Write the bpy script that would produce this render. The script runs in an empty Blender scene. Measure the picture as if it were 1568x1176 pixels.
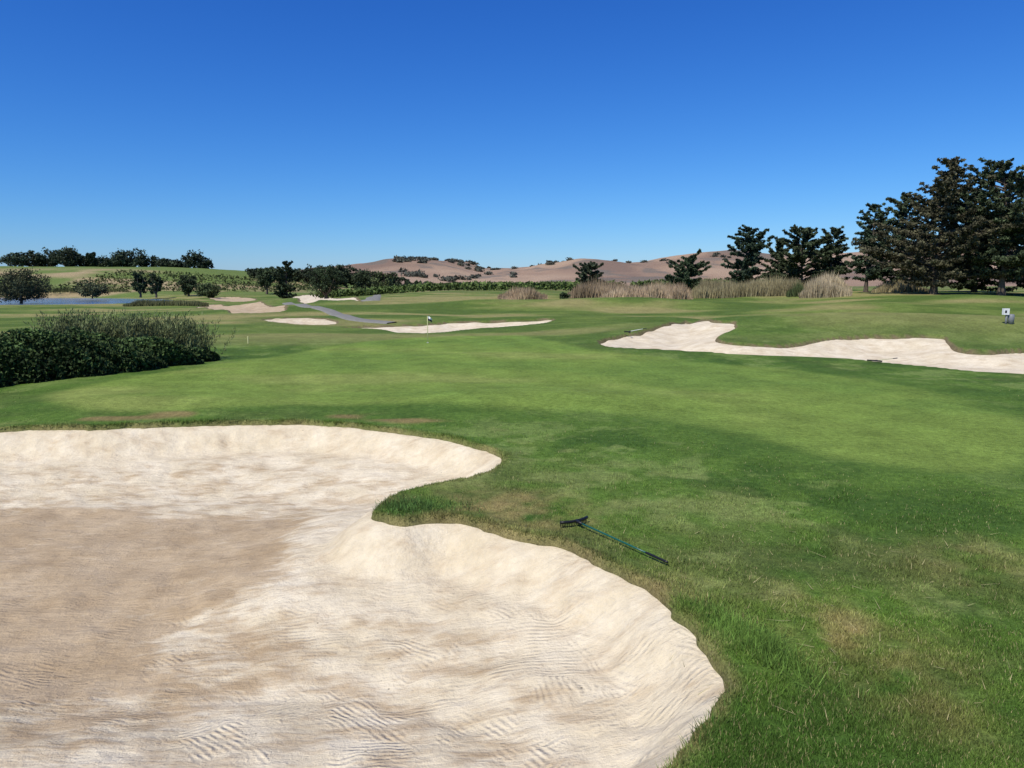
import bpy, math, numpy as np
from mathutils import Vector
rad=math.radians
# ---------------------------------------------------------------- camera data
CAMH=3.0; F=1141.0; PITCH=math.atan(150/1141.0)
cp,sp=math.cos(PITCH),math.sin(PITCH)
# ---------------------------------------------------------------- noise
def _h(ix,iy,s):
    n=(ix.astype(np.int64)*374761393+iy.astype(np.int64)*668265263+s*144665)&0xffffffff
    n=((n^(n>>13))*1274126177)&0xffffffff
    n=n^(n>>16)
    return (n&0xffff)/32767.5-1.0
def vn(x,y,s=0):
    x=np.asarray(x,float);y=np.asarray(y,float)
    ix=np.floor(x);iy=np.floor(y);fx=x-ix;fy=y-iy
    fx=fx*fx*(3-2*fx);fy=fy*fy*(3-2*fy)
    a=_h(ix,iy,s);b=_h(ix+1,iy,s);c=_h(ix,iy+1,s);d=_h(ix+1,iy+1,s)
    return (a*(1-fx)+b*fx)*(1-fy)+(c*(1-fx)+d*fx)*fy
def fbm(x,y,s=0,o=3):
    t=0;a=1.0;n=0
    for i in range(o):
        t=t+a*vn(x*2**i,y*2**i,s+i*17);n+=a;a*=.5
    return t/n
def ss(a,b,x):
    t=np.clip((np.asarray(x,float)-a)/(b-a),0,1);return t*t*(3-2*t)
# ---------------------------------------------------------------- terrain
MOUNDS=[(17,46,1.15,11,7),(30,44,0.9,10,6),(6,62,0.45,7,5),(-9,64,0.3,8,4),(-2,84,0.9,9,5),(14,84,0.9,9,5),
        (-22,78,0.5,9,6),(33,72,0.9,10,6),(3,106,0.5,12,6),(-30,105,0.6,12,6),(8,37,0.25,5,4),(-11,20,0.12,4,3),(50,80,0.8,12,8),(5,52,0.35,4,3),(12,58,0.4,4,3),
        (1.0,19.5,0.20,4.5,1.8),(-9,18.5,0.12,5,1.5)]
RX=[-2500,-900,-420,-242,-110,0,100,205,310,415,547,800,1030,2500]
RZ=[10,10,14,26,40,39,50,45,55,66,62,64,62,40]
def H(x,y):
    x=np.asarray(x,float);y=np.asarray(y,float)
    z=1.3*ss(3.7,0.8,y)
    m=ss(-62,-12,x)
    z=z+m*(1.35*ss(52,112,y)+0.6*ss(112,260,y))
    z=z+0.75*ss(14,55,x)*ss(48,95,y)
    z=z-(1-m)*0.9*ss(50,110,y)
    z=z-0.5*ss(-11,-26,x+ (y-22)*0.55)*ss(12,20,y)*ss(60,40,y)
    z=z+11.0*ss(240,360,y)*ss(-40,-170,x)+2.0*ss(150,330,y)*ss(-30,-90,x)
    for mx,my,mh,sx,sy in MOUNDS:
        z=z+mh*np.exp(-((x-mx)/sx)**2-((y-my)/sy)**2)
    z=z+0.05*fbm(x/3.5,y/3.5,3,2)*ss(3,6,y)
    z=z+0.35*fbm(x/16,y/11,5,3)*ss(50,90,y)
    rz=np.interp(x,RX,RZ)
    k=ss(560,1500,y)**1.2*(1-0.4*ss(1500,3000,y))
    z=z+rz*k+k*(1-ss(1350,1500,y)*0.7)*(16*fbm(x/130,y/300,9,2)+3*fbm(x/40,y/120,12,2))
    z=z+k*ss(1350,1500,y)*2.5*fbm(x/80,y/200,19,2)
    return z
def G(u,v):
    """where the sight line of a surveyed landmark meets the terrain"""
    d=np.array([(u-784)/F, cp+(588-v)/F*sp, -sp+(588-v)/F*cp])
    t=np.exp(np.linspace(math.log(2.5),math.log(2200),5000))
    g=CAMH+d[2]*t-H(d[0]*t,d[1]*t)
    i=np.where(g<0)[0]
    if len(i)==0: i=[4999]
    i=i[0]
    a,b=g[i-1],g[i]; k=a/(a-b) if a!=b else 0
    tt=t[i-1]+(t[i]-t[i-1])*k
    return float(d[0]*tt),float(d[1]*tt)
def X(u,d): return (u-784)/F*d*0.9915
def Zv(v,d): return CAMH+(438-v)/F*d*1.005
def catmull(P,n=4,closed=True):
    P=np.array(P,float);N=len(P);out=[]
    rng_=range(N) if closed else range(N-1)
    for i in rng_:
        if closed: p0,p1,p2,p3=P[(i-1)%N],P[i],P[(i+1)%N],P[(i+2)%N]
        else: p0,p1,p2,p3=P[max(i-1,0)],P[i],P[i+1],P[min(i+2,N-1)]
        for k in range(n):
            t=k/n
            out.append(0.5*((2*p1)+(-p0+p2)*t+(2*p0-5*p1+4*p2-p3)*t*t+(-p0+3*p1-3*p2+p3)*t**3))
    if not closed: out.append(P[-1])
    return np.array(out)
def sdf(px,py,poly,margin=3.0):
    res=np.full(px.shape,margin)
    lo=poly.min(0)-margin;hi=poly.max(0)+margin
    m=(px>lo[0])&(px<hi[0])&(py>lo[1])&(py<hi[1])
    x=px[m];y=py[m]
    d=np.full(x.shape,1e9);ins=np.zeros(x.shape,bool)
    M=len(poly)
    for i in range(M):
        ax,ay=poly[i];bx,by=poly[(i+1)%M]
        ex,ey=bx-ax,by-ay;L=ex*ex+ey*ey+1e-12
        t=np.clip(((x-ax)*ex+(y-ay)*ey)/L,0,1)
        dx=x-ax-t*ex;dy=y-ay-t*ey
        d=np.minimum(d,dx*dx+dy*dy)
        if ay!=by:
            c=((ay>y)!=(by>y))&(x<(bx-ax)*(y-ay)/(by-ay)+ax)
            ins^=c
    d=np.sqrt(d);d[ins]*=-1
    res[m]=np.minimum(d,margin)
    return res
# ---------------------------------------------------------------- landmarks
B1=[(0,658),(60,655),(140,655),(200,652),(260,650),(330,648),(400,647),(460,647),(520,650),(580,656),(630,662),(680,670),(720,680),(755,690),(773,699),(771,711),(756,722),(730,732),(690,741),(640,750),(602,762),(580,775),(572,788),(590,795),(612,800),(640,797),(670,794),(700,794),(730,800),(770,812),(800,822),(850,830),(890,845),(940,868),(980,890),(1010,910),(1040,940),(1070,965),(1090,990),(1102,1020),(1108,1050),(1105,1085),(1090,1120),(1065,1150),(1030,1185),(960,1235),(800,1270),(500,1290),(0,1300),(-500,1290),(-900,1150),(-900,900),(-600,740),(-250,672)]
B2=[(912,526),(925,518),(950,512),(975,508),(1000,500),(1020,494),(1050,490),(1090,489),(1128,491),(1130,497),(1122,505),(1110,511),(1100,517),(1112,523),(1150,526),(1200,526),(1260,518),(1310,513),(1380,512),(1430,513),(1455,517),(1460,527),(1478,533),(1520,535),(1568,532),(1660,530),(1690,550),(1640,576),(1568,572),(1500,568),(1440,563),(1370,556),(1300,549),(1220,545),(1130,542),(1060,537),(1000,534),(940,531)]
B3=[(523,501),(560,498),(600,497),(650,495),(672,494),(690,492),(740,491),(790,489),(848,487),(836,494),(800,498),(740,502),(690,507),(650,510),(610,509),(580,504)]
B4=[(398,489),(440,486),(492,486),(520,493),(495,497),(450,496)]
B5=[(300,470),(340,466),(410,466),(442,470),(412,478),(370,479),(340,474)]
B6=[(443,456),(470,451),(500,452),(548,455),(540,459),(490,459),(455,459)]
B7=[(320,456),(350,454),(392,457),(380,461),(340,461)]
GR=[(60,608),(150,585),(300,562),(420,545),(520,527),(620,517),(720,514),(810,515),(900,533),(1000,546),(1100,556),(1250,570),(1400,592),(1520,625),(1600,660),(1560,715),(1450,722),(1300,706),(1150,672),(1040,650),(950,634),(800,628),(600,620),(400,622),(250,630),(130,628)]
DAMP=[(-300,695),(0,702),(90,704),(180,712),(300,714),(400,718),(470,736),(455,765),(430,800),(360,835),(290,868),(225,905),(170,940),(60,960),(-100,1000),(-400,1000),(-500,800)]
DAMP2=[(200,900),(330,850),(420,870),(520,905),(640,930),(700,960),(640,985),(500,970),(330,960),(200,990),(60,1040),(-100,1060),(-100,960),(100,920)]
W=lambda L:np.array([G(u,v) for u,v in L])
b1=W(B1); b1=catmull(b1,3)
bunk=[(b1,0.10,0.05,0.8,2.3)]
for B,wd,lip,D,Wd in ((B2,0.35,0.17,0.40,2.5),(B3,0.5,0.16,0.25,2.5),(B4,0.6,0.1,0.2,2),(B5,0.7,0.1,0.2,3),(B6,0.9,0.1,0.2,3),(B7,0.9,0.1,0.2,3)):
    bunk.append((catmull(W(B),3),wd,lip,D,Wd))
gr=catmull(W(GR),3); dmp=catmull(W(DAMP),3); dmp2=catmull(W(DAMP2),3)
LAKEZ=-0.95
lake=np.array([(-86,176),(-88,166),(-98,156),(-130,149),(-190,146),(-260,150),(-330,190),(-320,250),(-230,262),(-180,258),(-135,246),(-98,216)],float)
lake=catmull(lake,4)
# ---------------------------------------------------------------- colour of turf
def mixc(a,b,t): return a*(1-t[...,None])+np.array(b)*t[...,None]
def mixc3(a,b,t): return a*(1-t[...,None])+b*t[...,None]
DRY=[G(1330,990)+(0.6,0.55),G(760,775)+(0.9,0.45),G(1000,900)+(0.6,0.2),G(820,790)+(.8,.35),G(1440,1090)+(.4,.25),G(1480,860)+(.7,.2),G(1250,930)+(.5,.25)]
def turf_col(x,y,sg,s1,sbs):
    n1=fbm(x/1.6,y/1.6,21,3);n2=fbm(x/6,y/4,31,3);n3=fbm(x/0.5,y/0.5,41,2);n8=fbm(x/.2,y/.2,43,2)
    c=np.zeros(x.shape+(3,))+np.array((0.088,0.158,0.025))
    c=mixc(c,(0.050,0.104,0.017),ss(-0.1,0.4,n1+.4*n3)*.9)
    c=mixc(c,(0.170,0.235,0.060),ss(0.05,0.5,-n1+0.6*n3+.4*n8)*0.75)
    c=mixc(c,(0.21,0.19,0.075),ss(0.2,0.6,n2+0.4*n3)*0.25*ss(50,5,y))
    for gx,gy,r,k in DRY:
        g=np.exp(-((x-gx)**2+(y-gy)**2)/r**2)
        c=mixc(c,(0.29,0.225,0.09),np.clip(g*k*(1+1.2*n3+.9*n8),0,1))
    far=ss(28,58,y)
    c=mixc(c,(0.140,0.185,0.040),far*0.75)
    n4=fbm(x/13,y/5,51,3);n9=fbm(x/5,y/9,53,3)
    c=mixc(c,(0.30,0.255,0.105),far*ss(-0.1,0.35,n4)*0.75)
    c=mixc(c,(0.065,0.113,0.020),far*ss(0.05,0.4,-n4+.4*n9)*0.75)
    c=mixc(c,(0.068,0.118,0.022),ss(3.0,1.2,sbs)*ss(25,32,y)*.5*(.7+.5*n9))
    fr=ss(2.6,0.2,sg+.3*n1)*ss(30,24,y)
    c=mixc(c,(0.078,0.142,0.023),fr*0.6)
    edge=sg+.25*n1+.15*n3
    g=ss(0.35,-0.55,edge)
    st=np.sin((x*0.96+y*0.28)*2*np.pi/2.9)
    stripe=1+0.05*np.tanh(st*3)
    gc=np.zeros_like(c)+np.array((0.165,0.240,0.044))
    gc=mixc(gc,(0.215,0.265,0.062),ss(0,0.5,n2+.2*n1))
    gc=mixc(gc,(0.128,0.208,0.037),ss(0,0.5,-n2+.2*n1)*0.8)
    gc=gc*stripe[...,None]*(1+.12*n3)[...,None]
    c=c*(1-g[...,None])+gc*g[...,None]
    w=ss(0.55,0.15,np.abs(s1-1.0))*ss(0.0,0.5,vn(x/1.3,y/0.5,61))*ss(2,-2,x)*ss(13,16,y)
    c=mixc(c,(0.26,0.18,0.08),w*0.75)
    e=ss(0.14,0.0,s1)*(0.55+0.45*n3)
    c=mixc(c,(0.28,0.21,0.10),np.clip(e,0,1)*0.7)
    lh=ss(225,260,y)*ss(-20,-50,x)
    n5=fbm(x/30,y/16,71,3)
    lc=np.zeros_like(c)+np.array((0.125,0.175,0.045))
    lc=mixc(lc,(0.34,0.265,0.145),ss(-0.05,0.3,n5)*ss(338,322,y))
    c=mixc3(c,lc,lh)
    md=ss(150,230,y)*(1-ss(-20,-50,x))
    mc=np.zeros_like(c)+np.array((0.12,0.155,0.045)); mc=mixc(mc,(0.30,0.23,0.13),ss(0,0.4,n5)*.6)
    c=mixc3(c,mc,md)
    fh=ss(500,620,y)
    n6=fbm(x/150,y/190,81,4); n7=fbm(x/40,y/60,91,3)
    hc=np.zeros_like(c)+np.array((0.315,0.215,0.145))
    hc=mixc(hc,(0.21,0.145,0.105),ss(-.05,0.35,n6)); hc=mixc(hc,(0.40,0.29,0.195),ss(0,0.4,-n6)*0.7)
    hc=mixc(hc,(0.15,0.135,0.11),ss(0.25,0.42,n7+0.25*n6)*0.7)
    c=mixc3(c,hc,fh)
    ins=ss(0.02,-0.1,sbs)
    c=mixc(c,(0.16,0.13,0.07),ins)
    return np.clip(c,0.01,0.9)
# ---------------------------------------------------------------- mesh helpers
def mesh_np(name,V,Fc,cols=None,matidx=None,mats=(),smooth=False,attrs=None):
    V=np.ascontiguousarray(V,dtype=np.float32);Fc=np.ascontiguousarray(Fc,dtype=np.int32)
    me=bpy.data.meshes.new(name);k=Fc.shape[1];n=len(Fc)
    me.vertices.add(len(V));me.vertices.foreach_set("co",V.ravel())
    me.loops.add(n*k);me.loops.foreach_set("vertex_index",Fc.ravel())
    me.polygons.add(n);me.polygons.foreach_set("loop_start",np.arange(0,n*k,k,dtype=np.int32))
    try: me.polygons.foreach_set("loop_total",np.full(n,k,dtype=np.int32))
    except Exception: pass
    if matidx is not None: me.polygons.foreach_set("material_index",np.asarray(matidx,dtype=np.int32))
    me.update(calc_edges=True)
    me.polygons.foreach_set("use_smooth",np.full(n,bool(smooth)))
    if cols is not None:
        a=me.color_attributes.new("Col",'FLOAT_COLOR','POINT')
        c=np.ones((len(V),4),np.float32);c[:,:3]=cols;a.data.foreach_set("color",c.ravel())
    for nm,arr in (attrs or {}).items():
        a=me.attributes.new(nm,'FLOAT','POINT');a.data.foreach_set("value",np.ascontiguousarray(arr,dtype=np.float32))
    for m in mats: me.materials.append(m)
    o=bpy.data.objects.new(name,me);bpy.context.scene.collection.objects.link(o);return o
class NT:
    def __init__(s,name,rough=0.9,spec=0.2):
        s.m=bpy.data.materials.new(name);s.m.use_nodes=True;s.t=s.m.node_tree;s.n=s.t.nodes;s.l=s.t.links
        s.b=s.n["Principled BSDF"];s.b.inputs["Roughness"].default_value=rough
        s.b.inputs["Specular IOR Level"].default_value=spec
    def N(s,ty,**k):
        n=s.n.new(ty)
        for a,v in k.items(): setattr(n,a,v)
        return n
    def L(s,a,b): s.l.new(a,b)
    def noise(s,scale,detail=3,rough=.55,vec=None):
        n=s.N("ShaderNodeTexNoise");n.inputs["Scale"].default_value=scale;n.inputs["Detail"].default_value=detail;n.inputs["Roughness"].default_value=rough
        if vec is not None: s.L(vec,n.inputs["Vector"])
        return n.outputs["Fac"]
    def math(s,op,a,b=None,c=None,clamp=False):
        n=s.N("ShaderNodeMath",operation=op);n.use_clamp=clamp
        for i,v in enumerate((a,b,c)):
            if v is None: continue
            if isinstance(v,(int,float)): n.inputs[i].default_value=v
            else: s.L(v,n.inputs[i])
        return n.outputs[0]
    def remap(s,v,a,b,c,d):
        n=s.N("ShaderNodeMapRange");s.L(v,n.inputs[0])
        for i,q in enumerate((a,b,c,d)): n.inputs[i+1].default_value=q
        return n.outputs[0]
    def mix(s,f,a,b,mode='MIX'):
        n=s.N("ShaderNodeMix",data_type='RGBA',blend_type=mode)
        for i,v in ((0,f),(6,a),(7,b)):
            if isinstance(v,(int,float)): n.inputs[i].default_value=v
            elif isinstance(v,tuple): n.inputs[i].default_value=v+(1,)
            else: s.L(v,n.inputs[i])
        return n.outputs[2]
    def coord(s): return s.N("ShaderNodeTexCoord").outputs["Object"]
    def attr(s,nm,o="Color"): return s.N("ShaderNodeAttribute",attribute_name=nm).outputs[o]
def gray_mul(nt,col,val):
    c=nt.N("ShaderNodeCombineColor");[nt.L(val,c.inputs[i]) for i in range(3)]
    return nt.mix(1.0,col,c.outputs[0],'MULTIPLY')
# ground
g=NT("turf_material",0.95,0.1);co=g.coord()
n1=g.noise(48,3,.75,co);n2=g.noise(8,5,.7,co);n3=g.noise(1.1,4,.6,co)
v=g.math('MULTIPLY',g.remap(n1,.3,.7,.5,1.55),g.remap(n2,.3,.7,.68,1.32))
v=g.math('MULTIPLY',v,g.remap(n3,.3,.7,.84,1.16))
c=gray_mul(g,g.attr("Col"),v)
c=g.mix(g.remap(n2,.5,.75,0,.18),c,(0.22,0.20,0.065))
g.L(c,g.b.inputs["Base Color"])
bp=g.N("ShaderNodeBump");bp.inputs["Strength"].default_value=.6;bp.inputs["Distance"].default_value=.03
g.L(g.math('ADD',n1,g.math('MULTIPLY',n2,1.5)),bp.inputs["Height"]);g.L(bp.outputs[0],g.b.inputs["Normal"])
M_TURF=g.m
# sand
s=NT("sand_material",0.95,0.1);co=s.coord()
sd=s.attr("sd","Fac");dm=s.attr("damp","Fac")
a=s.noise(210,2,.8,co);b=s.noise(10,5,.72,co);c0=s.noise(1.3,4,.6,co)
mp=s.N("ShaderNodeMapping");mp.inputs["Rotation"].default_value=(0,0,rad(48));mp.inputs["Scale"].default_value=(1,2.2,1);s.L(co,mp.inputs[0])
e0=s.noise(1.6,5,.62,mp.outputs[0])
mq=s.N("ShaderNodeMapping");mq.inputs["Rotation"].default_value=(0,0,rad(-25));mq.inputs["Scale"].default_value=(1,5,1);s.L(co,mq.inputs[0])
e1=s.noise(2.4,4,.65,mq.outputs[0])
col=s.mix(s.remap(c0,.35,.65,0,1),(0.66,0.560,0.385),(0.78,0.685,0.505))
col=s.mix(s.remap(e0,.46,.66,0,.55),col,(0.55,0.435,0.285))
dv=s.math('ADD',dm,s.remap(b,.3,.7,-.12,.12));dv=s.math('ADD',dv,s.remap(e0,.35,.65,-.28,.28));dv=s.math('ADD',dv,s.remap(e1,.35,.65,-.18,.18));dv=s.remap(dv,.2,.75,0,1)
col=s.mix(s.math('MULTIPLY',dv,.9),col,s.mix(s.remap(c0,.35,.65,0,1),(0.40,0.290,0.170),(0.51,0.39,0.245)))
col=s.mix(s.math('MULTIPLY',s.remap(e1,.56,.70,0,.45),dm),col,(0.30,0.21,0.12))
col=gray_mul(s,col,s.math('MULTIPLY',s.remap(a,.25,.75,.84,1.14),s.remap(b,.3,.7,.91,1.08)))
vo=s.N("ShaderNodeTexVoronoi");vo.inputs["Scale"].default_value=3.2;s.L(co,vo.inputs["Vector"])
col=s.mix(s.remap(vo.outputs["Distance"],.02,.045,.75,0),col,(0.10,0.07,0.04))
s.L(col,s.b.inputs["Base Color"])
# raking: concentric sweeps around different standing points, merged by patch
def sweep(cx,cy,period,wob):
    sb=s.N("ShaderNodeVectorMath",operation='SUBTRACT');s.L(co,sb.inputs[0]);sb.inputs[1].default_value=(cx,cy,0)
    ml=s.N("ShaderNodeVectorMath",operation='MULTIPLY');s.L(sb.outputs[0],ml.inputs[0]);ml.inputs[1].default_value=(1,1,0)
    le=s.N("ShaderNodeVectorMath",operation='LENGTH');s.L(ml.outputs[0],le.inputs[0])
    r=s.math('ADD',le.outputs["Value"],s.remap(c0,0,1,-wob,wob))
    return s.remap(s.math('SINE',s.math('MULTIPLY',r,2*math.pi/period)),-1,1,0,1)
w1=sweep(-6.5,1.0,.062,.06);w2=sweep(4.5,-2.0,.066,.08);w4=sweep(-1.0,-14.0,.06,.05)
w3=s.remap(s.math('SINE',s.math('MULTIPLY',s.math('ADD',sd,s.remap(c0,0,1,-.05,.05)),2*math.pi/.06)),-1,1,0,1)
nzA=s.noise(.5,2,.5,co);nzB=s.noise(.55,2,.5,mp.outputs[0])
k1=s.remap(nzA,.49,.50,0,1);k2=s.remap(nzB,.54,.55,0,1);k3=s.remap(nzB,.42,.43,1,0)
def fmx(f,x,y): 
    n=s.N("ShaderNodeMix",data_type='FLOAT');s.L(f,n.inputs[0]);s.L(x,n.inputs[2]);s.L(y,n.inputs[3]);return n.outputs[0]
wv=fmx(k3,fmx(k2,fmx(k1,w1,w3),w2),w4)
amp=s.remap(s.noise(1.4,5,.75,co),.49,.62,.03,1)
sx=s.N("ShaderNodeSeparateXYZ");s.L(co,sx.inputs[0])
amp=s.math('MULTIPLY',amp,s.remap(sx.outputs[1],5.2,9.5,1.5,.22))
hgt=s.math('ADD',s.math('MULTIPLY',s.math('MULTIPLY',wv,amp),.62),s.math('ADD',s.math('MULTIPLY',b,1.6),s.math('MULTIPLY',a,.22)))
hgt=s.math('ADD',hgt,s.math('ADD',s.math('MULTIPLY',e0,1.2),s.math('MULTIPLY',e1,1.4)))
bp=s.N("ShaderNodeBump");bp.inputs["Strength"].default_value=.8;bp.inputs["Distance"].default_value=.024
s.L(hgt,bp.inputs["Height"]);s.L(bp.outputs[0],s.b.inputs["Normal"])
M_SAND=s.m
def attrmat(name,rough=.85,spec=.2,lo=.75,hi=1.25,sc=6):
    q=NT(name,rough,spec);co=q.coord()
    q.L(gray_mul(q,q.attr("Col"),q.remap(q.noise(sc,2,.6,co),.3,.7,lo,hi)),q.b.inputs["Base Color"]);return q.m
M_BLADE=attrmat("grass_blade_material",.8,.15,.8,1.2,3)
M_LEAF=attrmat("foliage_material",.8,.2,.7,1.3,.8)
M_BARK=attrmat("bark_material",.9,.1,.6,1.3,4)
def plain(name,colr,rough=.6,spec=.3,sc=20,lo=.85,hi=1.1,metal=0):
    q=NT(name,rough,spec);co=q.coord();q.b.inputs["Metallic"].default_value=metal
    r=q.N("ShaderNodeRGB");r.outputs[0].default_value=colr+(1,)
    q.L(gray_mul(q,r.outputs[0],q.remap(q.noise(sc,3,.6,co),.3,.7,lo,hi)),q.b.inputs["Base Color"]);return q.m
M_PATH=plain("asphalt_path_material",(0.22,0.215,0.19),.95,.05,3)
M_BLACK=plain("black_rubber_material",(0.012,0.012,0.013),.45,.4)
M_GREENPOLE=plain("green_fibreglass_material",(0.010,0.10,0.075),.35,.5)
M_YEL=plain("pale_yellow_material",(0.62,0.60,0.30),.5)
M_WHITE=plain("white_paint_material",(0.8,0.8,0.8),.5)
M_DARK=plain("dark_cloth_material",(0.03,0.03,0.05),.8)
M_GREY=plain("grey_metal_material",(0.20,0.21,0.22),.5)
# ---------------------------------------------------------------- ground sheet
def geo(a,b,k): 
    n=int(math.log(b/a)/k);return a*np.exp(np.arange(n)*math.log(b/a)/n)
R=np.concatenate([np.linspace(.3,3.7,14),geo(3.9,22,.0052),geo(22,130,.0072),geo(130,4200,.013),[4200]])
TH=np.concatenate([np.linspace(-42,42,780),np.linspace(42,318,80)[1:-1]])*math.pi/180
NR,NC=len(R),len(TH)
GX=(R[:,None]*np.sin(TH)[None,:]).ravel();GY=(R[:,None]*np.cos(TH)[None,:]).ravel()
HZ=H(GX,GY)
sg=sdf(GX,GY,gr,3.0)
Z=HZ.copy();sall=np.full(GX.shape,3.0);sheets=[]
def rag(x,y,near): 
    return (0.035*vn(x*6,y*6,5)+0.05*vn(x*1.7,y*1.7,6)) if near else 0.15*vn(x/1.1,y/1.1,7)
s1=None
for i,(poly,wd,lip,D,Wd) in enumerate(bunk):
    q=sdf(GX,GY,poly,3.0);q=np.where(q<2.9,q+rag(GX,GY,i==0),q)
    if i==0:
        s1=q;Z=Z+0.05*ss(0.5,0.05,q)
    base=HZ
    und=(0.055*fbm(GX/.9,GY/.7,77,3)+0.014*vn(GX*5,GY*5,78)) if i==0 else 0.10*fbm(GX/1.5,GY/1.5,77,2)
    t=-q
    if i==0:
        prof=0.42*ss(0,0.75,t)+0.38*ss(0.3,3.2,t)
        sz=base-lip-D*prof/0.8+und*ss(0,.5,t)
    else: sz=base-lip-D*ss(0,Wd,t)+und
    k=ss(0.0,-wd,q)
    Z=np.where(q<2.9,Z*(1-k)+(sz-0.18)*k,Z)
    sall=np.minimum(sall,q);sheets.append((q,sz,wd))
sl=sdf(GX,GY,lake,12.0)
Z=np.where(sl<11.9,Z*(1-ss(10,1,sl))+(LAKEZ+0.15)*ss(10,1,sl),Z)
Z=np.where(sl<1,Z-0.8*ss(1,-2,sl),Z)
C=turf_col(GX,GY,sg,s1,sall)
idx=np.arange(NR*NC).reshape(NR,NC)
A=idx[:-1,:];Bq=np.roll(idx,-1,axis=1)[:-1,:];Cq=np.roll(idx,-1,axis=1)[1:,:];Dq=idx[1:,:]
FQ=np.stack([A.ravel(),Bq.ravel(),Cq.ravel(),Dq.ravel()],1)[:, ::-1]
ground=mesh_np("ground",np.stack([GX,GY,Z],1),FQ,cols=C,mats=[M_TURF],smooth=True)
for i,(q,sz,wd) in enumerate(sheets):
    ok=(q<wd*1.2)
    fm_=ok[FQ].all(1);f=FQ[fm_]
    u,inv=np.unique(f,return_inverse=True);f=inv.reshape(-1,4)
    dmpv=np.zeros(len(u))
    if i==0:
        wx_=GX[u]+.55*fbm(GX[u]/1.1,GY[u]/1.1,301,3);wy_=GY[u]+.7*fbm(GX[u]/1.1,GY[u]/1.1,302,3)
        sA=sdf(wx_,wy_,dmp,3.0);sB=sdf(wx_,wy_,dmp2,3.0)
        dmpv=np.maximum(ss(.4,-.5,sA),0.65*ss(.6,-.8,sB))
        dmpv=np.maximum(dmpv,0.27*ss(0.7,1.8,-q[u]))
    if i in (4,6): dmpv[:]=0.9
    if i==3: dmpv[:]=0.35
    mesh_np("sand_bunker",np.stack([GX[u],GY[u],sz[u]],1),f,mats=[M_SAND],smooth=True,attrs={"sd":q[u],"damp":dmpv})
# ---------------------------------------------------------------- grass blades
rng=np.random.default_rng(4)
def blades(x,y,L,wid,col,lean=.5,z=None):
    n=len(x)
    if z is None: z=H(x,y)
    az=rng.uniform(0,2*np.pi,n);la=rng.uniform(0,2*np.pi,n);lm=rng.uniform(.1,1,n)*lean
    dx=np.cos(la)*lm*L;dy=np.sin(la)*lm*L
    wx=np.cos(az)*wid/2;wy=np.sin(az)*wid/2
    a=np.stack([x-wx,y-wy,z-.005],1);b=np.stack([x+wx,y+wy,z-.005],1)
    t=np.stack([x+dx,y+dy,z+L*np.sqrt(np.clip(1-lm**2*.8,.1,1))],1)
    V=np.stack([a,b,t],1).reshape(-1,3)
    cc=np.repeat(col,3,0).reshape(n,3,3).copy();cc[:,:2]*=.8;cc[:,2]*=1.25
    return V,np.clip(cc.reshape(-1,3),0,1)
N=580000
yy=1/np.sqrt(rng.uniform(1/22.**2,1/4.2**2,N));xx=rng.uniform(-.76,.76,N)*yy
q=sdf(xx,yy,b1,3.0);q=np.where(q<2.9,q+rag(xx,yy,True),q);qs=sdf(xx,yy,gr,3.0)
cl=fbm(xx/.22,yy/.22,12,2)
k=(q>0.01)&(qs>.4)&(rng.uniform(0,1,N)<.65+.9*cl)
xx,yy,q,qs=xx[k],yy[k],q[k],qs[k]
cc=turf_col(xx,yy,qs,q,np.full(xx.shape,3.0))*rng.uniform(.6,1.9,len(xx))[:,None]
dry=rng.uniform(0,1,len(xx))<.05;cc[dry]=(0.40,0.35,0.17)
Lb=(.020+.026*rng.uniform(0,1,len(xx)))*(1-.45*ss(2.5,.5,qs))*(1+.8*fbm(xx/.6,yy/.6,3,2))
zz=H(xx,yy)+0.05*ss(0.5,0.05,q)
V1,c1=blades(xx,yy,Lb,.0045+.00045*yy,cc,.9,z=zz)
N2=80000;seg=rng.integers(0,len(b1),N2*3);tt=rng.uniform(0,1,N2*3)
pa=b1[seg];pb=b1[(seg+1)%len(b1)];ln=np.hypot(*(pb-pa).T)
keep=rng.uniform(0,ln.max(),N2*3)<ln
p=(pa+(pb-pa)*tt[:,None])[keep]+rng.normal(0,.07,(keep.sum(),2))
p=p[(p[:,1]>3.8)&(np.abs(p[:,0])<p[:,1]*.8)]
q2=sdf(p[:,0],p[:,1],b1,3.0)+rag(p[:,0],p[:,1],True);m=(q2>-.03)&(q2<.12);p=p[m];q2=q2[m]
c2=turf_col(p[:,0],p[:,1],np.full(len(p),3.0),q2+.08,np.full(len(p),3.0))*rng.uniform(.6,1.6,len(p))[:,None]
zz=H(p[:,0],p[:,1])+.04-.05*ss(0,-.04,q2)
V2,c2=blades(p[:,0],p[:,1],rng.uniform(.03,.085,len(p))*(.6+.6*ss(-.2,.4,vn(p[:,0]*2,p[:,1]*2,8))),.006+.0005*p[:,1],c2,1.0,z=zz)
tx,ty=G(1135,980);N3=3800
p=np.stack([tx+rng.normal(0,.13,N3),ty+rng.normal(0,.34,N3)],1)
p[:,0]-= (p[:,1]-ty)*.45
q3=sdf(p[:,0],p[:,1],b1,3.0);p=p[q3>.03]
c3=np.array((0.090,0.160,0.030))*rng.uniform(.5,2.1,len(p))[:,None]
V3,c3=blades(p[:,0],p[:,1],rng.uniform(.05,.18,len(p)),.008,c3,1.1)
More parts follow.
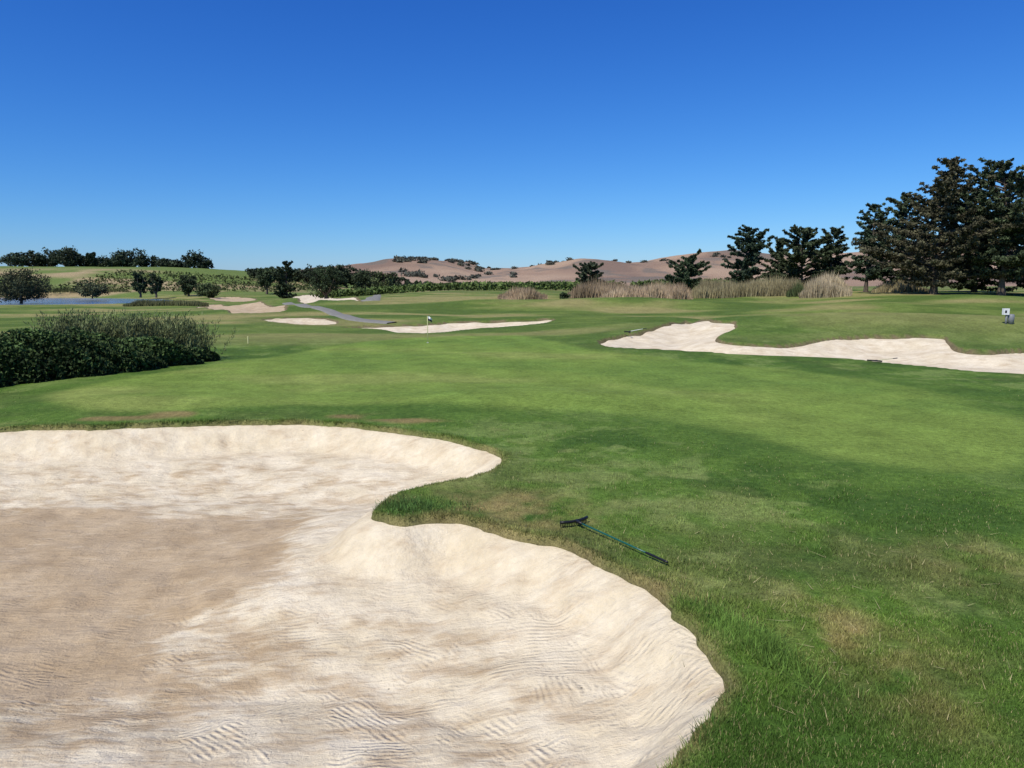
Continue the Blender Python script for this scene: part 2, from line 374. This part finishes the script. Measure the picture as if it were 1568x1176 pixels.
# grass tuft growing on the tongue between the two sand lobes
tx,ty=G(625,780);N5=1800
p=np.stack([tx+rng.normal(0,.33,N5),ty+rng.normal(0,.18,N5)],1)
q3=sdf(p[:,0],p[:,1],b1,3.0);p=p[q3>.0]
c5=np.array((0.055,0.105,0.025))*rng.uniform(.4,2.6,len(p))[:,None]
V5,c5=blades(p[:,0],p[:,1],rng.uniform(.03,.09,len(p)),.011,c5,1.3,z=H(p[:,0],p[:,1])+.04)
N4=260;cx=rng.uniform(1.2,6,N4);cy=rng.uniform(4.8,9,N4)
V4,c4=blades(cx,cy,rng.uniform(.03,.10,N4),.008,np.tile((0.44,0.39,0.19),(N4,1)),2.5,z=H(cx,cy)+.02)
V=np.concatenate([V1,V2,V3,V4,V5]);c=np.concatenate([c1,c2,c3,c4,c5])
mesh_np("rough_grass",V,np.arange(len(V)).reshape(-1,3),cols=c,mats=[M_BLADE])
# ---------------------------------------------------------------- foliage tools
def leaves(cent,rad3,n,size,col,rng,shell=.45,cvar=.35):
    M=len(cent);d=rng.normal(size=(M,n,3));d/=np.linalg.norm(d,axis=2,keepdims=True)
    r=rng.uniform(shell,1,(M,n,1))
    P=cent[:,None,:]+d*r*rad3[:,None,:]
    P=P.reshape(-1,3);K=len(P)
    a=rng.normal(size=(K,3));a/=np.linalg.norm(a,axis=1,keepdims=True)
    b=np.cross(a,rng.normal(size=(K,3)));b/=np.linalg.norm(b,axis=1,keepdims=True)
    sz=size*rng.uniform(.6,1.4,(K,1))
    V=np.stack([P-a*sz*.5,P+a*sz*.5,P+b*sz],1).reshape(-1,3)
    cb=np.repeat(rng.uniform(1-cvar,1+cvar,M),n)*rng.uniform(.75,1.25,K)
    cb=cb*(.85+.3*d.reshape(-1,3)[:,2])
    C=np.repeat(np.array(col)[None]*cb[:,None],3,0)
    return V,np.arange(K*3).reshape(-1,3),C
def tube(pts,rr,sides=6,col=(0.11,0.09,0.07)):
    pts=np.array(pts,float);V=[]
    an=np.linspace(0,2*np.pi,sides,endpoint=False)
    for i,p in enumerate(pts):
        t=pts[min(i+1,len(pts)-1)]-pts[max(i-1,0)];t/=np.linalg.norm(t)+1e-9
        a=np.cross(t,(0,0,1.)) if abs(t[2])<.9 else np.cross(t,(1.,0,0));a/=np.linalg.norm(a);b=np.cross(t,a)
        V.append(p+rr[i]*(np.cos(an)[:,None]*a+np.sin(an)[:,None]*b))
    V=np.concatenate(V);Fx=[]
    for i in range(len(pts)-1):
        for j in range(sides):
            a=i*sides+j;b=i*sides+(j+1)%sides;Fx+=[(a,b,b+sides),(a,b+sides,a+sides)]
    e=(len(pts)-1)*sides
    for j in range(1,sides-1): Fx+=[(0,j+1,j),(e,e+j,e+j+1)]
    return V,np.array(Fx),np.tile(col,(len(V),1))
def assemble(name,parts,mats,origin=None,smooth=False):
    V=[];Fc=[];C=[];M=[];o=0
    for (v,f,c,m) in parts:
        V.append(v);Fc.append(f+o);C.append(c);M.append(np.full(len(f),m));o+=len(v)
    V=np.concatenate(V)
    og=np.zeros(3) if origin is None else np.array(origin)
    ob=mesh_np(name,V-og,np.concatenate(Fc),cols=np.clip(np.concatenate(C),0,1),matidx=np.concatenate(M),mats=mats,smooth=smooth)
    ob.location=og;return ob
def conifer(name,x,y,h,Rr,seed,f0=.12,nb=95,col=(0.060,0.080,0.038),leaf=.24,lean=0,taper=.75,nper=36,dens=1.25,flat=.40):
    rg=np.random.default_rng(seed);z0=float(H(x,y))-.25;parts=[]
    fr=np.linspace(0,1,9);bend=np.cumsum(rg.normal(0,.012*h,(9,2)),0)*fr[:,None]
    tp=np.stack([x+bend[:,0]+lean*h*fr**1.5,y+bend[:,1],z0+fr*h*.96],1)
    parts.append(tube(tp,np.maximum(.022*h*(1-fr)**.8,.03)*(1+.5*(fr==0)),8)+(1,))
    cen=[];rd=[]
    lobes=rg.uniform(0,6.28,3)
    for i in range(nb):
        f=f0+(1-f0)*((i+rg.uniform(0,1))/nb)
        az=rg.uniform(0,2*np.pi)
        prof=(1-f)**taper*min(1,.5+(f-f0)*3.5)
        L=Rr*max(prof,.09)*rg.uniform(.5,1.22)*(1+.22*math.cos(az*2+lobes[0]+f*7)+.16*math.cos(f*23+lobes[1]))
        b0=np.array([np.interp(f,fr,tp[:,k]) for k in range(3)])
        el=rg.uniform(-.10,.25)+.45*f
        npt=5;s_=np.linspace(0,1,npt)
        bx=b0+np.stack([np.cos(az)*L*s_,np.sin(az)*L*s_,L*(el*s_+.14*s_**2*rg.uniform(-1,1.8))],1)
        parts.append(tube(bx,np.maximum(.012*L*(1-s_*.8)+.003*h*(1-s_),.02),4)+(1,))
        nc=max(2,int(L/(.030*h)*dens))
        for j in range(nc):
            t=.26+.80*(j+rg.uniform(0,.9))/nc
            if rg.uniform()<.10: continue
            c=np.array([np.interp(min(t,1),s_,bx[:,k]) for k in range(3)])
            w=(.049*h)*rg.uniform(.45,1.2)*(1.1-.35*t)*(.5+.5*(1-f))
            c=c+rg.normal(0,.4,3)*w*np.array([1,1,.6])
            cen.append(c);rd.append((w,w,w*rg.uniform(.7,1.3)*flat))
    for _ in range(4): cen.append(tp[-1]+rg.normal(0,.006*h,3)-np.array([0,0,rg.uniform(0,.05*h)]));rd.append((.012*h,.012*h,.022*h))
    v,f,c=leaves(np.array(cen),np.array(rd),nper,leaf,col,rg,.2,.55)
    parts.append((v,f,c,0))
    return assemble(name,parts,[M_LEAF,M_BARK],(x,y,z0))
def oak_parts(x,y,h,Rr,seed,col,leaf,ncl=55,nper=60,low=.25,z0=None):
    rg=np.random.default_rng(seed);z0=(float(H(x,y))-.2) if z0 is None else z0;parts=[]
    th=low*h+.15*h
    parts.append(tube([(x,y,z0),(x+.02*h,y,z0+th*.6),(x,y,z0+th*1.3)],[.045*h,.032*h,.02*h],7)+(1,))
    for i in range(6):
        a=rg.uniform(0,6.28);r_=Rr*.65
        parts.append(tube([(x,y,z0+th*.6),(x+.4*r_*np.cos(a),y+.4*r_*np.sin(a),z0+th*1.2),(x+r_*np.cos(a),y+r_*np.sin(a),z0+h*rg.uniform(.5,.75))],[.022*h,.015*h,.006*h],5)+(1,))
    d=rg.normal(size=(ncl,3));d/=np.linalg.norm(d,axis=1,keepdims=True)
    r=rg.uniform(.3,.86,(ncl,1))**.7*rg.uniform(.75,1.08,(ncl,1))
    ch=(1-low)*h/2
    cen=np.array([x,y,z0+low*h+ch])+d*r*np.array([Rr,Rr,ch*.95])
    w=Rr*rg.uniform(.18,.34,ncl);rd=np.stack([w,w,w*.75],1)
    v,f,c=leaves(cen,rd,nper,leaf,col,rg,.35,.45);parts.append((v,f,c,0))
    return parts,(x,y,z0)
def oak(name,*a,**k):
    p,o=oak_parts(*a,**k);return assemble(name,p,[M_LEAF,M_BARK],o)
# ---------------------------------------------------------------- right-hand conifers
def con(name,u,d,vt,wpx,seed,**k):
    x=X(u,d);h=Zv(vt,d)-float(H(x,d))+.25
    return conifer(name,x,d,h,wpx/2/F*d,seed,**k)
BR=(0.088,0.084,0.046)
con("cypress_tree",1430,96,247,206,11,f0=.08,nb=185,taper=.66,lean=.01,col=BR)
con("cypress_tree",1534,93,250,172,12,f0=.15,nb=160,taper=.40,lean=-.02)
con("cypress_tree",1592,99,266,175,13,f0=.08,nb=125,leaf=.28,taper=.42,col=BR)
con("cypress_tree",1492,112,292,160,17,f0=.04,nb=120,leaf=.28,taper=.46,col=(0.05,0.066,0.034))
con("pine_tree",1326,108,314,84,14,f0=.16,nb=95,taper=.42,lean=.02,col=(0.056,0.083,0.044))
con("pine_tree",1384,114,296,104,15,f0=.06,nb=105,leaf=.28,taper=.45)
con("pine_tree",1228,126,353,100,21,f0=.03,nb=100,leaf=.27,taper=.36)
con("pine_tree",1270,130,350,80,22,f0=.04,nb=85,leaf=.28,taper=.42)
con("pine_tree",1194,134,367,62,23,f0=.03,nb=75,leaf=.28,taper=.42)
con("pine_tree",1140,122,350,80,24,f0=.03,nb=100,leaf=.27,taper=.34,col=(0.052,0.080,0.046))
con("pine_tree",1051,128,395,68,25,f0=.02,nb=85,leaf=.27,taper=.34,col=(0.060,0.090,0.044),flat=.5)
con("pine_tree",903,150,405,54,26,f0=.10,nb=65,leaf=.28,taper=.36,col=(0.078,0.098,0.058),flat=.5)
con("cypress_tree",1660,104,280,140,27,f0=.1,nb=70,leaf=.32,taper=.5)
# ---------------------------------------------------------------- left / centre trees
def ok_(name,u,d,vt,wpx,seed,col=(0.048,0.070,0.030),leaf=None,**k):
    x=X(u,d);h=Zv(vt,d)-float(H(x,d))+.2
    return oak(name,x,d,h,wpx/2/F*d,seed,col,leaf or d*.0018,**k)
ok_("oak_tree",498,170,398,62,31,low=.04,col=(0.040,0.062,0.027),ncl=85,nper=70)
con("cypress_tree",439,165,400,38,32,f0=.03,nb=70,leaf=.3,taper=.45,col=(0.040,0.060,0.028),flat=.6)
ok_("oak_tree",408,250,403,34,33,low=.1)
ok_("oak_tree",555,260,409,40,34,low=.03,col=(0.062,0.083,0.037))
ok_("oak_tree",586,250,413,38,35,low=.0,col=(0.085,0.108,0.042))
ok_("shrub",867,100,447,26,36,low=.0,ncl=30,nper=60)
ok_("shrub",30,170,408,90,37,low=.0,col=(0.070,0.08,0.036),ncl=110,nper=90)
ok_("shrub",140,215,431,50,38,low=.0,col=(0.09,0.10,0.047))
ok_("shrub",214,225,412,24,39,low=.03)
ok_("shrub",238,226,414,22,40,low=.03)
ok_("shrub",318,215,431,44,41,low=.0,col=(0.08,0.11,0.042))
ok_("shrub",288,235,415,30,42,low=.0)
parts=[]
rg=np.random.default_rng(77)
def row(lst,col):
    for (u,d,vt,w) in lst:
        x=X(u,d);z0=float(H(x,d))-.8;h=max(Zv(vt,d)-z0,2)
        p,_=oak_parts(x,d,h,w/2/F*d,int(rg.integers(1e6)),np.array(col)*rg.uniform(.75,1.3),d*.0021,ncl=44,nper=36,low=.02,z0=z0);parts.extend(p)
row([(25,370,387,44),(50,380,382,46),(80,385,379,50),(104,372,374,48),(132,390,392,46),(158,395,395,50),(178,380,388,44),(205,385,380,56),(230,392,389,46),(252,380,397,40),(275,398,402,40),(300,370,384,46),(316,368,398,26),(-20,375,385,54),(-60,380,388,60),(144,375,382,16),(190,390,390,40),(68,392,392,44),(264,385,398,40),(112,380,384,30)],(0.042,0.060,0.032))
assemble("distant_trees",parts,[M_LEAF,M_BARK]);parts=[]
row([(392,330,409,28),(428,330,408,34),(450,332,410,34),(472,330,410,34),(530,335,404,38),(546,338,407,38),(570,330,410,36),(600,345,417,34),(618,340,423,28),(515,330,400,34),(478,340,406,34),(640,420,429,20),(655,430,430,20),(412,335,406,30)],(0.050,0.068,0.034))
assemble("distant_trees",parts,[M_LEAF,M_BARK]);parts=[]
cen=[];rd=[]
for (u0,u1,v0,v1,n,d) in ((606,660,411,416,34,1250),(660,740,409,417,34,1300),(838,872,402,407,12,1400),(690,790,425,431,8,1000),(1000,1040,414,420,4,1200),(940,1000,408,414,3,1400),(1090,1120,400,410,6,1300),(610,700,424,436,14,900),(745,830,411,416,6,1380)):
    for i in range(n):
        u=rg.uniform(u0,u1);dd=d*rg.uniform(.9,1.08);x=X(u,dd);w=rg.uniform(3,7)
        cen.append((x,dd,float(H(x,dd))+w*.3));rd.append((w*1.2,w,w*.5))
v_,f_,c_=leaves(np.array(cen),np.array(rd),90,2.4,(0.09,0.095,0.072),rg,.3,.3)
assemble("hillside_trees",[(v_,f_,c_,0)],[M_LEAF])
# ---------------------------------------------------------------- vineyards
def vines(name,x0,x1,y0,y1,dy,col,h,leaf,n_per_m,ang=0,seed=1):
    rg=np.random.default_rng(seed);xs=[];ys=[]
    for yv in np.arange(y0,y1,dy):
        n=int((x1-x0)*n_per_m);x=rg.uniform(x0,x1,n);xs.append(x);ys.append(yv+(x-x0)*ang+rg.normal(0,.35,n))
    x=np.concatenate(xs);y=np.concatenate(ys);z=H(x,y)+rg.uniform(.3,1,len(x))*h
    cen=np.stack([x,y,z],1)
    v,f,c=leaves(cen,np.full((len(x),3),.45),3,leaf,col,rg,.3,.3)
    return assemble(name,[(v,f,c,0)],[M_LEAF])
vines("vineyard",-55,30,205,290,7,(0.10,0.145,0.04),1.9,.8,5,-0.05,1)
vines("vineyard",40,75,190,260,7,(0.095,0.135,0.04),1.9,.8,5,-0.05,2)
vines("vineyard",-165,-75,258,318,8,(0.11,0.13,0.045),1.2,.6,3,.12,3)
# ---------------------------------------------------------------- reeds
def reeds(name,segs,seed):
    rg=np.random.default_rng(seed);VV=[];CC=[]
    for (u0,u1,d0,d1,n,col,hm) in segs:
        u=rg.uniform(u0,u1,n);d=rg.uniform(d0,d1,n);x=X(u,d);y=d
        e=np.minimum(1,np.minimum(u-u0,u1-u)/22)
        h=rg.uniform(.5,1,n)*hm*(.75+.7*fbm(x/2.2,y/3,seed,3))*(.3+.7*e)
        w=.05+.04*rg.uniform(0,1,n);az=rg.uniform(0,3.14,n);lx=rg.normal(0,.16,n)*h
        z=H(x,y)-.1
        a=np.stack([x-w*np.cos(az),y-w*np.sin(az),z],1);b=np.stack([x+w*np.cos(az),y+w*np.sin(az),z],1);t=np.stack([x+lx,y,z+h],1)
        VV.append(np.stack([a,b,t],1).reshape(-1,3))
        c=np.array(col)*rg.uniform(.6,1.35,(n,1))*(.85+.45*fbm(x/3,y/5,seed+5,2))[:,None]
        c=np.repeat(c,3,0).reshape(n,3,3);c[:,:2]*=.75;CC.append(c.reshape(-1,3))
    V=np.concatenate(VV);mesh_np(name,V,np.arange(len(V)).reshape(-1,3),cols=np.clip(np.concatenate(CC),0,1),mats=[M_BLADE])
T=(0.46,0.34,0.21)
reeds("reed_bed",[(762,838,96,103,5000,T,1.9),(870,1062,96,108,17000,T,2.5),(920,1030,88,96,7000,(0.48,0.36,0.23),2.2)],5)
reeds("reed_bed",[(1055,1240,98,112,13000,(0.33,0.28,0.15),2.5),(1225,1305,94,104,8500,(0.54,0.44,0.28),2.9),(1335,1430,104,112,4500,(0.38,0.32,0.175),1.9),(1205,1240,96,102,1800,(0.11,0.145,0.055),2.8)],6)
reeds("lake_reeds",[(186,318,148,158,5000,(0.16,0.165,0.07),1.6),(-40,200,256,266,3500,(0.12,0.14,0.05),2.2)],7)
# ---------------------------------------------------------------- bramble hedge on the left
rg=np.random.default_rng(8)
HP=catmull(np.array([(-27,16.5),(-21.5,20),(-17.3,23.0),(-15.0,25.4),(-13.6,28.0),(-13.0,30.5)]),8,False)
def hedge(P,Wd,hfun,n,leaf,col,seed,voff=0):
    rg=np.random.default_rng(seed);m=len(P)-1
    s_=rg.uniform(0,m-1e-6,n);i=s_.astype(int);f=(s_-i)[:,None];p=P[i]*(1-f)+P[i+1]*f
    t=P[i+1]-P[i];t/=np.linalg.norm(t,axis=1,keepdims=True);nr=np.stack([-t[:,1],t[:,0]],1)
    a=rg.uniform(0,np.pi,n);ra=rg.uniform(.5,1.0,n)**.6
    lump=1+.5*fbm(p[:,0]/.8+np.cos(a)*1.5,p[:,1]/.8+np.sin(a)*1.3,seed,3)
    hh=hfun(s_/m)
    w=np.cos(a)*Wd*ra*lump;zz=np.sin(a)**.7*hh*ra*lump
    x=p[:,0]+nr[:,0]*w;y=p[:,1]+nr[:,1]*w;z=H(x,y)-.05+zz+voff
    cen=np.stack([x,y,z],1)
    K=n;aa=rg.normal(size=(K,3));aa/=np.linalg.norm(aa,axis=1,keepdims=True);bb=np.cross(aa,rg.normal(size=(K,3)));bb/=np.linalg.norm(bb,axis=1,keepdims=True)
    sz=leaf*rg.uniform(.6,1.5,(K,1))
    V=np.stack([cen-aa*sz*.5,cen+aa*sz*.5,cen+bb*sz],1).reshape(-1,3)
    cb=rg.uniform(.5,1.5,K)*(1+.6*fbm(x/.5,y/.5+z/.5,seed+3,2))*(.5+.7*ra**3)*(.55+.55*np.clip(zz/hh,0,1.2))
    C=np.repeat(np.array(col)[None]*cb[:,None],3,0)
    return V,C
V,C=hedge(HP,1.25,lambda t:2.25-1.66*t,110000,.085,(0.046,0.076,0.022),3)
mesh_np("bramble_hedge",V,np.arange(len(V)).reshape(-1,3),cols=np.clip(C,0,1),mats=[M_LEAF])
P2=catmull(np.array([(-17.4,28.5),(-15.4,29.4),(-13.2,30.6)]),8,False)
VV=[];CC=[]
for i in range(800):
    k=rg.uniform(0,len(P2)-1.001);j=int(k);p=P2[j]*(1-(k-j))+P2[j+1]*(k-j)
    bx,by=p[0]+rg.normal(0,.45),p[1]+rg.normal(0,.6);bz=float(H(bx,by))
    hh=rg.uniform(1.0,1.85)*(1+.22*float(vn(bx/.8,by/.8,9)));lx,ly=rg.normal(0,.5),rg.normal(0,.35)
    m=54;t=rg.uniform(.1,1,m)**.8
    c=np.stack([bx+lx*t**1.6+rg.normal(0,.07,m),by+ly*t**1.6+rg.normal(0,.07,m),bz+hh*t],1)
    d=np.stack([lx*.4+rg.normal(0,.4,m),ly*.4+rg.normal(0,.4,m),np.full(m,1.)],1);d/=np.linalg.norm(d,axis=1,keepdims=True)
    sd_=np.cross(d,rg.normal(size=(m,3)));sd_/=np.linalg.norm(sd_,axis=1,keepdims=True)
    L=rg.uniform(.08,.18,(m,1))
    VV.append(np.stack([c-sd_*.017,c+sd_*.017,c+d*L],1).reshape(-1,3))
    cb=np.array((0.155,0.18,0.075))*rg.uniform(.5,1.5,(m,1))*rg.uniform(.6,1.25)
    CC.append(np.repeat(cb,3,0))
V=np.concatenate(VV);mesh_np("willow_scrub",V,np.arange(len(V)).reshape(-1,3),cols=np.clip(np.concatenate(CC),0,1),mats=[M_LEAF])
# ---------------------------------------------------------------- cart paths
def ribbon(name,pts,half,off,mat):
    P=catmull(np.array(pts),8,False);t=np.gradient(P,axis=0);t/=np.linalg.norm(t,axis=1,keepdims=True);nr=np.stack([-t[:,1],t[:,0]],1)
    ks=np.linspace(-half,half,7);V=[]
    for k in ks:
        q=P+nr*k;V.append(np.stack([q[:,0],q[:,1],H(q[:,0],q[:,1])+off-(0.12 if abs(k)==half else 0)],1))
    m=len(P);V=np.concatenate(V);Fx=[(i*m+j,i*m+j+1,(i+1)*m+j+1,(i+1)*m+j) for i in range(6) for j in range(m-1)]
    return mesh_np(name,V,np.array(Fx),mats=[mat],smooth=True)
ribbon("cart_path",[G(u,v) for u,v in ((440,464),(462,467),(485,471),(510,479),(535,487),(565,492),(600,495))],.75,.08,M_PATH)
ribbon("cart_path",[G(u,v) for u,v in ((563,460),(572,456),(578,452))],1.0,.12,M_PATH)
# ---------------------------------------------------------------- lake
lk=bpy.data.meshes.new("lake");lk.from_pydata([(float(x),float(y),LAKEZ) for x,y in lake],[],[list(range(len(lake)))]);lk.update()
wt=NT("water_material",.12,.5);wt.b.inputs["Base Color"].default_value=(0.12,0.22,0.36,1)
bp=wt.N("ShaderNodeBump");bp.inputs["Strength"].default_value=.6;bp.inputs["Distance"].default_value=.12
wt.L(wt.noise(1.5,3,.6,wt.coord()),bp.inputs["Height"]);wt.L(bp.outputs[0],wt.b.inputs["Normal"])
lk.materials.append(wt.m);o=bpy.data.objects.new("lake",lk);bpy.context.scene.collection.objects.link(o)
# ---------------------------------------------------------------- small objects
def emp(name,loc):
    e=bpy.data.objects.new(name,None);e.location=loc;e.empty_display_size=.1;bpy.context.scene.collection.objects.link(e);return e
def part(name,par,v,f,mat,smooth=True):
    o=mesh_np(name,np.asarray(v),np.asarray(f),mats=[mat],smooth=smooth);o.parent=par
    o.matrix_parent_inverse.identity();o.location=-Vector(par.location);return o
def boxv(c,sx,sy,sz):
    c=np.array(c,float);V=[]
    for i in (-1,1):
        for j in (-1,1):
            for k in (-1,1): V.append(c+np.array((i*sx/2,j*sy/2,k*sz/2)))
    Fq=[(0,1,3,2),(4,6,7,5),(0,4,5,1),(2,3,7,6),(0,2,6,4),(1,5,7,3)]
    return np.array(V),np.array(Fq)
def g3(u,v,dz=0):
    x,y=G(u,v);return np.array([x,y,float(H(x,y))+dz])
def rake(hu,eu,zoff=(.07,.05),hl=.4,sc=1,polemat=M_GREENPOLE):
    a=g3(*hu,zoff[0]);b=g3(*eu,zoff[1]);e=emp("bunker_rake",tuple(a))
    d=(b-a);L=np.linalg.norm(d);d/=L;pr=np.cross(d,(0,0,1));pr/=np.linalg.norm(pr)
    r=.0105*sc
    mid=lambda t:a+(b-a)*t
    v,f,_=tube([a,mid(.3),mid(.6),mid(.8)],[r]*4,8);part("pole",e,v,f,polemat)
    v,f,_=tube([mid(.79),mid(.81),mid(.98),b],[r*1.2,r*1.4,r*1.4,r*1.1],8);part("grip",e,v,f,M_BLACK)
    ts=np.linspace(-1,1,9);hb=[a+pr*t*hl/2*sc-d*(.05*t*t)*sc for t in ts]
    v,f,_=tube(hb,[.020*sc]*9,8);part("head_bar",e,v,f,M_BLACK)
    v,f,_=tube([a+d*.0,a+d*.06*sc,a+d*.13*sc],[.024*sc,.022*sc,.015*sc],8);part("socket",e,v,f,M_BLACK)
    V=[];Fc=[];o_=0
    for t in np.linspace(-.95,.95,16):
        p=a+pr*t*hl/2*sc-d*(.05*t*t)*sc
        v,f,_=tube([p,p-np.array([0,0,.035*sc])-d*.01,p-np.array([0,0,.07*sc])],[.007*sc,.006*sc,.003*sc],5);V.append(v);Fc.append(f+o_);o_+=len(v)
    part("tines",e,np.concatenate(V),np.concatenate(Fc),M_BLACK);return e
rake((882,806),(1022,868),hl=.42)
rake((962,511),(990,508),(.12,.2),hl=.5,sc=1.2,polemat=M_WHITE)
rake((1340,556),(1374,552),(.1,.1),hl=.5,sc=1.2,polemat=M_YEL)
fx,fy=G(655,525);fz=float(H(fx,fy));hf=Zv(483,fy)-fz
e=emp("golf_flagstick",(fx,fy,fz))
v,f,_=tube([(fx,fy,fz-.05),(fx,fy,fz+hf*.5),(fx,fy,fz+hf)],[.020,.018,.014],8);part("stick",e,v,f,M_YEL)
nu,nv=9,7;V=[]
for j in range(nv):
    for i in range(nu):
        t=i/(nu-1);V.append((fx+.018+t*.22,fy+.05*math.sin(t*7+j*.3),fz+hf-.02-j/(nv-1)*.22-.12*t*t))
V=np.array(V);Fq=np.array([(j*nu+i,j*nu+i+1,(j+1)*nu+i+1,(j+1)*nu+i) for j in range(nv-1) for i in range(nu-1)])
part("flag",e,V,Fq[:len(Fq)//2+0],M_WHITE);part("flag_band",e,V,Fq[len(Fq)//2:],M_DARK)
v,f,_=tube([(fx,fy,fz+.004),(fx,fy,fz+.02)],[.055,.055],16);part("cup",e,v,f,M_WHITE)
for (u,v0,vt) in ((297,547,536),(380,526,515)):
    p=g3(u,v0);hs=max(.35,(v0-vt)/F*p[1])
    v,f,_=tube([p-(0,0,.1),p+(0,0,hs*.95),p+(0,0,hs)],[.03,.03,.015],6)
    mesh_np("hazard_stake",v,f,mats=[M_YEL])
p=g3(1540,496);e=emp("ball_washer",tuple(p));hs=24/F*p[1]
v,f,_=tube([p-(0,0,.1),p+(0,0,hs*.6)],[.06,.05],8);part("post",e,v,f,M_GREY)
v,f=boxv(p+(-.05,0,hs*.78),.30,.18,hs*.40);part("washer_box",e,v,f,M_WHITE,False)
v,f=boxv(p+(-.10,-.095,hs*.78),.10,.01,hs*.16);part("label",e,v,f,M_BLACK,False)
v,f,_=tube([p+(.30,.05,-.05),p+(.30,.05,hs*.55),p+(.30,.05,hs*.62)],[.15,.17,.10],10);part("bin",e,v,f,M_GREY)
bx,bz,by=X(710,120),Zv(348,120),120.
V=[(0,-.25,0),(0,.3,.02),(.06,0,.06),(-.06,0,.06),(0,0,-.06),(.45,.05,.2),(.95,-.12,.05),(.4,-.16,.17),(-.45,.05,.2),(-.95,-.12,.05),(-.4,-.16,.17),(.1,-.42,.02),(-.1,-.42,.02)]
Fq=[(1,2,3),(1,4,2),(1,3,4),(0,3,2),(0,2,4),(0,4,3),(2,5,7),(5,6,7),(3,10,8),(8,10,9),(0,11,12)]
o=mesh_np("bird",np.array(V)*.35,np.array(Fq),mats=[M_DARK]);o.location=(bx,by,bz)
# ---------------------------------------------------------------- light
scn=bpy.context.scene
sv=Vector((-0.50,-0.62,0)).normalized();el=rad(53)
sun_dir=Vector((sv.x*math.cos(el),sv.y*math.cos(el),math.sin(el)))
sl_=bpy.data.lights.new("sun",'SUN');sl_.energy=4.5;sl_.angle=rad(.5);sl_.color=(1,.945,.835)
so=bpy.data.objects.new("sun",sl_);so.rotation_euler=sun_dir.to_track_quat('Z','Y').to_euler();so.location=(0,0,50);scn.collection.objects.link(so)
w=bpy.data.worlds.new("World");scn.world=w;w.use_nodes=True
nt=w.node_tree;bg=nt.nodes["Background"];sk=nt.nodes.new("ShaderNodeTexSky");sk.sky_type='NISHITA';sk.sun_disc=False
sk.sun_elevation=el;sk.sun_rotation=math.atan2(sun_dir.x,sun_dir.y);sk.altitude=200;sk.air_density=1.0;sk.dust_density=.3;sk.ozone_density=3.0
# contrast / saturation grade of the clear-sky model, channel by channel
sep=nt.nodes.new("ShaderNodeSeparateColor");cmb=nt.nodes.new("ShaderNodeCombineColor");nt.links.new(sk.outputs[0],sep.inputs[0])
for i,(pw,ga) in enumerate(((1.75,.78),(1.32,.93),(.92,1.24))):
    m0=nt.nodes.new("ShaderNodeMath");m0.operation='MULTIPLY';m0.inputs[1].default_value=.1;nt.links.new(sep.outputs[i],m0.inputs[0])
    m1=nt.nodes.new("ShaderNodeMath");m1.operation='POWER';m1.inputs[1].default_value=pw;nt.links.new(m0.outputs[0],m1.inputs[0])
    m2=nt.nodes.new("ShaderNodeMath");m2.operation='MULTIPLY';m2.inputs[1].default_value=10*ga;nt.links.new(m1.outputs[0],m2.inputs[0])
    nt.links.new(m2.outputs[0],cmb.inputs[i])
nt.links.new(cmb.outputs[0],bg.inputs[0]);bg.inputs[1].default_value=.10
# ---------------------------------------------------------------- camera
cd=bpy.data.cameras.new("camera");cd.sensor_width=36;cd.lens=36*F/1568;cd.clip_end=9000;cd.clip_start=.05
cam=bpy.data.objects.new("camera",cd);cam.location=(0,0,CAMH);cam.rotation_euler=(math.pi/2-PITCH,0,0);scn.collection.objects.link(cam);scn.camera=cam
scn.view_settings.view_transform='Standard';scn.view_settings.look='None';scn.view_settings.exposure=0
